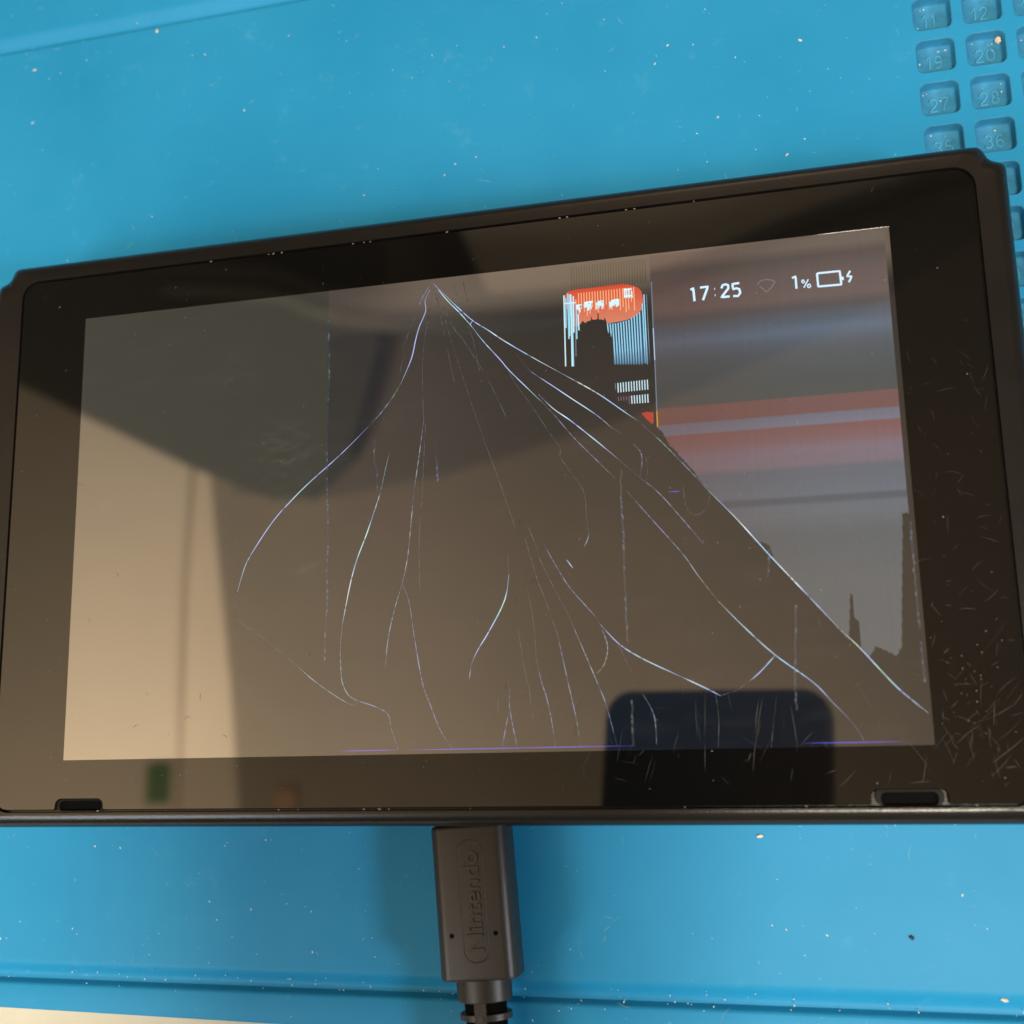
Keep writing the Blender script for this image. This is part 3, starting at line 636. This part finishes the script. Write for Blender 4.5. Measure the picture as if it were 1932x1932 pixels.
KIND = {'w': ((.62, .86, .95), .20), 'q': ((.30, .72, .95), .21), 'c': ((.30, .66, .80), .22), 'd': ((.16, .22, .30), .13), 'p': ((.18, .12, .20), .16),
        't': ((.055, .036, .018), .12), 'w2': ((.42, .60, .85), .15), 'o': ((.55, .27, .03), .20)}
def strips(name, items, z, fade=0.0, wk=1.0, mult=1.0):
    V, F, G = [], [], []
    for a, b_, k in items:
        c_, wd = KIND[k]
        pts = [(a[0] + (b_[0] - a[0]) * t / 6, a[1] + (b_[1] - a[1]) * t / 6) for t in range(7)]
        v, f = ribbon(pts, wd * wk, z)
        o = len(V); V += v; F += [tuple(q + o for q in t)[::-1] for t in f]
        for i in range(7):
            s_ = mult * (1 if not fade else 1 - fade * max(0, i - 4) / 2)
            G += [tuple(q * s_ for q in c_)] * 2
    for q in range(len(F)): pass
    me = mesh(name, V, F)
    o = lcd_piece(name, V, F, G)
    bpy.data.meshes.remove(me)
    return o
strips('glitch_stripes', D['st_left'], DZ + .013)
strips('glitch_stripes', [(a, b_, 'q' if k == 'w' else k) for a, b_, k in D['st_right']], DZ + .013, fade=.7, wk=.88)
strips('glitch_dashes', D['dash'], DZ + .013, wk=.8)
strips('faint_stripes', D['toplines'], DZ + .013)
strips('glitch_line', D['longline'], DZ + .014)
strips('garbled_writing', D['garble'], DZ + .016, wk=1.1)
# fine pale comb lines over the banner
xs_ = [p[0] for p in D['banner']]
comb = []
xa = min(xs_) + 1.0
while xa < max(xs_) - 1.3:
    t = (xa - min(xs_)) / (max(xs_) - min(xs_))
    comb.append(((xa, yB - .75 - (1.2 * (1 - t) if t < .15 else 0)), (xa, yB - 3.2 - 1.6 * rd.random()), 'k')); xa += .445
KIND['k'] = ((.98, .42, .20), .17)
strips('banner_stripes', comb, DZ + .012)

# status row
def stroke_piece(name, sets, col, wd, z=DZ + .012):
    V, F, G = [], [], []
    for pts in sets:
        w_ = wd
        if isinstance(pts, tuple) and isinstance(pts[0], list): pts, k_ = pts; w_ = wd * k_
        # extend ends and subdivide
        P = []
        for a, b_ in zip(pts, pts[1:]):
            n = max(1, int(math.dist(a, b_) / .25))
            P += [(a[0] + (b_[0] - a[0]) * i / n, a[1] + (b_[1] - a[1]) * i / n) for i in range(n)]
        P.append(pts[-1])
        v, f = ribbon(P, w_, z)
        o = len(V); V += v; F += [tuple(q + o for q in t)[::-1] for t in f]; G += [col] * len(v)
    return lcd_piece(name, V, F, G)
st = D['status']
WH = (.66, .90, 1.10)
stroke_piece('clock_digits', st[0:6], WH, .36)
stroke_piece('percent_reading', st[6:10], WH, .32)
stroke_piece('battery_icon', st[10:12], WH, .32)
stroke_piece('charging_bolt', st[12:13], WH, .36)
stroke_piece('wifi_icon', D['wifi'], (.16, .17, .17), .17)

# cracks in the panel
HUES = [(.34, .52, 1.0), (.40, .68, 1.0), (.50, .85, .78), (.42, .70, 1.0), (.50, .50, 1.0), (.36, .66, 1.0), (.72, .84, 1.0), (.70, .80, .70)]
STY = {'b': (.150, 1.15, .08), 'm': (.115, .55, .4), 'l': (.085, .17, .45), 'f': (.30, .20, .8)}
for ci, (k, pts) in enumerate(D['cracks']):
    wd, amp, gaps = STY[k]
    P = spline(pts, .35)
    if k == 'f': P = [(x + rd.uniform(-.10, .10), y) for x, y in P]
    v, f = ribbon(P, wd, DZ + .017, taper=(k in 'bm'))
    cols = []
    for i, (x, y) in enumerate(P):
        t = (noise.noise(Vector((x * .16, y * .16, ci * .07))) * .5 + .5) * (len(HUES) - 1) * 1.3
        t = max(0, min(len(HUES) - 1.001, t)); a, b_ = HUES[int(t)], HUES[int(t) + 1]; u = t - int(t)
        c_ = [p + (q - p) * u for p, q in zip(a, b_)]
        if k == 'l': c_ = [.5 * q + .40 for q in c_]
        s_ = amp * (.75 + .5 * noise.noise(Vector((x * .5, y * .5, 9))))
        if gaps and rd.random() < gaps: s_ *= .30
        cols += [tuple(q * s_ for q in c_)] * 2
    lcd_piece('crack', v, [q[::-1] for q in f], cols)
for pts in D['blue']:
    P = spline(pts, .6)
    v, f = ribbon(P, .14, DZ + .017, taper=True)
    cols = []
    for i in range(len(P)):
        s_ = .25 + .6 * (noise.noise(Vector((P[i][0] * .15, 4, 0))) * .5 + .5)
        cols += [(.16 * s_, .12 * s_, .95 * s_)] * 2
    lcd_piece('crack', v, [q[::-1] for q in f], cols)

# scratches, fluff and dust on the glass
V, F = [], []
def scr(x, y, a, L, wd, cv=0.0):
    P = [(x, y)]
    n = 6
    for k in range(n):
        a += cv / n; P.append((P[-1][0] + math.cos(a) * L / n, P[-1][1] + math.sin(a) * L / n))
    P = [q for q in P if GX0 + .5 < q[0] < GX1 - .5 and GY0 + 2.2 < q[1] < GY1 - .5]
    if len(P) < 2: return
    v, f = ribbon(P, wd, TOP + .012, True)
    o = len(V); V.extend(v); F.extend(tuple(q + o for q in t)[::-1] for t in f)
for i in range(60):
    scr(rd.gauss(74, 3.4), rd.gauss(-34, 5.5), rd.choice([.6, .8, 1.9, 2.1, 1.5]) + rd.gauss(0, .35), rd.choice([.4, .8, 1.2, 2, 3, 6]) * rd.uniform(.6, 1.2), rd.choice([.012, .018, .025, .045]), rd.uniform(-.35, .35))
for i in range(60):
    scr(rd.uniform(15, 78), rd.uniform(-45, -30), rd.gauss(1.3, .6), rd.uniform(.5, 4.5), rd.uniform(.015, .04), rd.uniform(-.4, .4))
for i in range(60):
    scr(rd.uniform(70, 80), rd.uniform(-45, 20), rd.uniform(0, 3.1), rd.uniform(.4, 3), rd.uniform(.015, .035), rd.uniform(-1, 1))
for i in range(70):
    scr(rd.uniform(-80, 78), rd.uniform(-45, 45), rd.uniform(0, 3.1), rd.uniform(.3, 1.5), rd.uniform(.02, .05), rd.uniform(-3, 3))
for i in range(9):   # long wear lines over the dark lower edge
    scr(rd.uniform(22, 50), rd.uniform(-44, -36), rd.gauss(1.45, .12), rd.uniform(3, 7), .045, rd.uniform(-.15, .15))
link('glass_scratches', mesh('glass_scratches', V, F), M_scratch, glass, kind='stuff')
V, F = [], []
for i in range(210):
    speck(rd.uniform(-80, 79), rd.uniform(-45, 45.5), TOP + .008, rd.choice([.035, .045, .055, .07]), rd.uniform(1, 1.8), rd.uniform(0, 3), .4)
for i in range(24):  # lint caught in the gap round the glass
    speck(rd.uniform(-75, 78), rd.choice([GY1 + .16, GY1 + .16, GY0 - .16]), 13.8, rd.uniform(.06, .13), 2.0, rd.gauss(0, .3), .5)
for i in range(22):
    speck(rd.gauss(75, 2.6), rd.gauss(-31, 6), TOP + .008, rd.uniform(.03, .07), 1.3, rd.uniform(0, 3), .4)
V = [q for q in V]
link('glass_dust', mesh('glass_dust', V, F), plain('glass_dust_mat', (.30, .26, .21), .8), glass, kind='stuff')

# ------------------------------------------------------------------ charging cable
cab = empty('charging_cable', (-0.45, -48.3, 0), 'dark grey USB charging cable plugged into the lower edge of the console', 'cable')
ang = math.radians(3.9)
def CP(x, y, z):     # plug space (y runs away from the port) to the thing's space
    return (x * math.cos(ang) + y * math.sin(ang), x * math.sin(ang) * 1 - y * math.cos(ang), z)
def cab_link(name, v, f, mat, parent=None, ang_s=35, **kw):
    o = link(name, fix(mesh(name, [CP(*q) for q in v], f)), mat, parent or cab, **kw)
    smooth_angle(o, ang_s); return o
def section(hw, z0, z1, r, y, n=6):
    return [(x, y, z) for x, z in rrect(-hw, z0, hw, z1, r, n)]
PZ0, PZ1, HW = 3.6, 10.4, 6.1
rg = []
for y, ins in ((1.2, .55), (1.28, .25), (1.5, .05), (1.8, 0), (23.4, 0), (23.75, .06), (23.95, .25), (24.05, .6)):
    rg.append(section(HW - ins, PZ0 + ins, PZ1 - ins, 1.9 - ins * .6, y))
v, f = loft(rg)
housing = cab_link('plug_housing', v, f, M_plug)
v, f = loft([section(4.1, 5.4, 8.3, 1.4, y) for y in (-1.5, 1.3)])
cab_link('connector_tip', v, f, M_metal)
# strain relief sleeve: solid collar, then ribs on a core with a spine above and below
cz = 6.9
def disk(rx, rz, y, n=24): return [(rx * math.cos(2 * math.pi * i / n), y, cz + rz * math.sin(2 * math.pi * i / n)) for i in range(n)]
v, f = loft([disk(4.3, 3.3, 24.0), disk(4.3, 3.3, 24.6), disk(4.25, 3.25, 27.1), disk(4.1, 3.1, 27.25)])
cab_link('strain_relief_collar', v, f, M_plug)
v, f = loft([disk(3.3, 2.6, 27.0), disk(2.6, 2.2, 48)])
cab_link('strain_relief_core', v, f, M_gap)
for i in range(7):
    y = 29.4 + 2.6 * i; r = 4.05 - .08 * i
    v, f = loft([disk(r - .15, r - 1.15, y - .52), disk(r, r - 1.0, y - .42), disk(r, r - 1.0, y + .42), disk(r - .15, r - 1.15, y + .52)])
    cab_link('strain_relief_rib', v, f, M_plug)
for sz, nm in ((1, 'strain_relief_spine'), (-1, 'strain_relief_spine')):
    v, f = loft([[(x - .2, y, cz + sz * z) for x, z in ((-.9, 1.0), (1.1, 1.0), (1.0, 3.05 - (y - 27) * .03), (-.8, 3.1 - (y - 27) * .03))] for y in (27, 48)])
    cab_link(nm, v, f, M_plug)
v, f = [], []
def tube(path, r, n=16):
    rg = []
    for i, p in enumerate(path):
        a = Vector(path[max(0, i - 1)]); b_ = Vector(path[min(len(path) - 1, i + 1)]); t = (b_ - a).normalized()
        s_ = t.cross(Vector((0, 0, 1))).normalized(); u = s_.cross(t)
        rg.append([tuple(Vector(p) + s_ * r * math.cos(2 * math.pi * k / n) + u * r * math.sin(2 * math.pi * k / n)) for k in range(n)])
    return loft(rg)
path = [(0, 47 + 9 * i, cz - 4.6 * sm(0, 60, 9 * i) * 1.0 - (4.9 * sm(0, 20, 9 * i - 20))) for i in range(30)]
path = [(x + 12 * sm(0, 200, y - 47), y, max(-2.6, z)) for x, y, z in path]
v, f = tube(path, 2.3)
cab_link('cord', v, f, M_plug)
# two moulding pin marks
for px_, py_ in ((-3.5, 17.3), (3.4, 17.2)):
    v, f = loft([[(px_ + .38 * math.cos(a_ * math.pi / 6), py_ + .38 * math.sin(a_ * math.pi / 6), z) for a_ in range(12)] for z in (PZ1 - .02, PZ1 + .012)])
    cab_link('pin_hole', v, f, M_gap, housing)
# raised outline and word on the plug
RX0, RX1, RY0, RY1 = -1.75, 2.15, 3.5, 21.3
path = [(x, y, PZ1) for x, y in rrect(RX0, RY0, RX1, RY1, 1.7, 8)]; path.append(path[0])
v, f = raised_stroke([(x, y) for x, y, _ in path], PZ1 - .02, .10, .26)
cab_link('logo_outline', v, f, M_plug, housing, 80)
tcu = bpy.data.curves.new('word', 'FONT'); tcu.body = 'Nintendo'; tcu.size = 1.0; tcu.extrude = .02; tcu.offset = .012
tcu.align_x = 'CENTER'; tcu.align_y = 'CENTER'
to = bpy.data.objects.new('word', tcu); C.objects.link(to)
bpy.context.view_layer.update()
tm = bpy.data.meshes.new_from_object(to); bpy.data.objects.remove(to)
xs_ = [q.co.x for q in tm.vertices]; ys_ = [q.co.y for q in tm.vertices]
sx_, sy_ = 14.6 / (max(xs_) - min(xs_)), 2.55 / (max(ys_) - min(ys_))
cx_, cy_ = (max(xs_) + min(xs_)) / 2, (max(ys_) + min(ys_)) / 2
for q in tm.vertices:
    tx, ty = (q.co.x - cx_) * sx_, (q.co.y - cy_) * sy_
    # reads from the cord end up to the console, tops of the letters to the left
    a_, b_, c_ = CP(.2 - ty, 12.4 - tx, PZ1 + (.20 if q.co.z > 0 else -.05))
    q.co = (a_ * MM, b_ * MM, c_ * MM)
wo = link('logo_word', fix(tm), M_plug, housing)

# ------------------------------------------------------------------ the room above, seen in the glass
def slab_box(name, pts, z0, z1, mat, **kw):
    v, f = loft([[(x, y, z0) for x, y in pts], [(x, y, z1) for x, y in pts]])
    return link(name, fix(mesh(name, v, f)), mat, **kw)
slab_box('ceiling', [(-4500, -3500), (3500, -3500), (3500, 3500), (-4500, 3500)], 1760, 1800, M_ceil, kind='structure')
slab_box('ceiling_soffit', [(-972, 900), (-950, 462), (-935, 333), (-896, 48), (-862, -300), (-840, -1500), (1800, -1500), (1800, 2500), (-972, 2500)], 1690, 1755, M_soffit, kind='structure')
slab_box('soffit_shade_panel', [(-900, 395), (-740, 372), (-500, 400), (-200, 470), (150, 590), (420, 740), (700, 760), (700, 1200), (-900, 1200)], 1686, 1689.5, M_soffit_shade, kind='structure')  # added panel whose darker colour stands in for dimmer light on the soffit
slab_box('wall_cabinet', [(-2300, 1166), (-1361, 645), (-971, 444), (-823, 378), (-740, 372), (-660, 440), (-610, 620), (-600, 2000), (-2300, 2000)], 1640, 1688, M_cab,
         label='dark wall cabinet over the bench, mirrored in the upper left of the display', category='cabinet')
cpts = spline([(-1000, 770), (-787, 735), (-724, 705), (-642, 672), (-493, 645), (-293, 632), (-119, 643), (105, 712), (259, 746), (318, 764), (420, 770), (700, 800)], 30)
CONDUIT = [(-1030, 700), (-1024, 487), (-1034, 247), (-1034, 53), (-1034, -400)]
fp = [(x, y + 34) for x, y in cpts] ; fq = [(x, y + 14) for x, y in cpts][::-1]
slab_box('added_uplight_baffle', fp + fq, 1560, 1684, M_cab, label='added dark curved board keeping the far uplight off the soffit, a dark band in the upper display', category='board')  # added blocker: stops the far uplight reaching the middle of the soffit
v, f = tube([(x, y, 1757) for x, y in CONDUIT], 8, 10)
link('ceiling_conduit', fix(mesh('ceiling_conduit', v, f)), M_conduit, smooth=True, label='thin painted conduit running across the bright part of the ceiling', category='conduit')
v, f = tube([(x, y, 1600) for x, y in cpts], 22, 10)
pts_ = [(x, y + 35) for x, y in cpts if x > -420]
slab_box('pale_ceiling_panel', pts_ + [(1500, 820), (1500, 2600), (-620, 2600), (-560, 1100)], 1640, 1685, M_ceil, kind='structure')
link('ceiling_cable', fix(mesh('ceiling_cable', v, f)), M_cab, smooth=True, label='thick dark cable sagging under the ceiling, mirrored along the top of the glass', category='cable')
slab_box('hanging_card', [(-1090, -82), (-1040, -82), (-1036, -150), (-1090, -150)], 1752, 1757, M_green, label='small green card fixed under the bright ceiling, mirrored in the lower bezel', category='card')
slab_box('hanging_card', [(-806, -122), (-768, -122), (-768, -160), (-806, -160)], 1684, 1688.5, M_orange, label='small orange card fixed under the soffit, mirrored in the lower bezel', category='card')

# the phone the picture is taken with: seen only as the dark mirror image in the glass
ph = empty('smartphone', (0, 0, 0), 'black smartphone held above the console, mirrored as a dark rounded block in the display', 'phone')
ph.matrix_world = cam_o.matrix_world.copy()
v, f = loft([[(x, y, z) for x, y in rrect(-58.4 + i_, -127 + i_, 10.8 - i_, 11.2 - i_, 8.5 - i_, 8)] for z, i_ in ((1.2, .9), (1.8, .2), (2.6, 0), (6.6, 0), (7.6, .2), (8.2, .9))])
link('phone_body', fix(mesh('phone_body', v, f)), M_black, ph, smooth=False)
v, f = loft([[(r * math.cos(a_ * math.pi / 12), r * math.sin(a_ * math.pi / 12), z) for a_ in range(24)] for r, z in ((3.6, 1.3), (3.6, .6), (3.3, .5))])
link('camera_bump', fix(mesh('camera_bump', v, f)), M_black, ph)
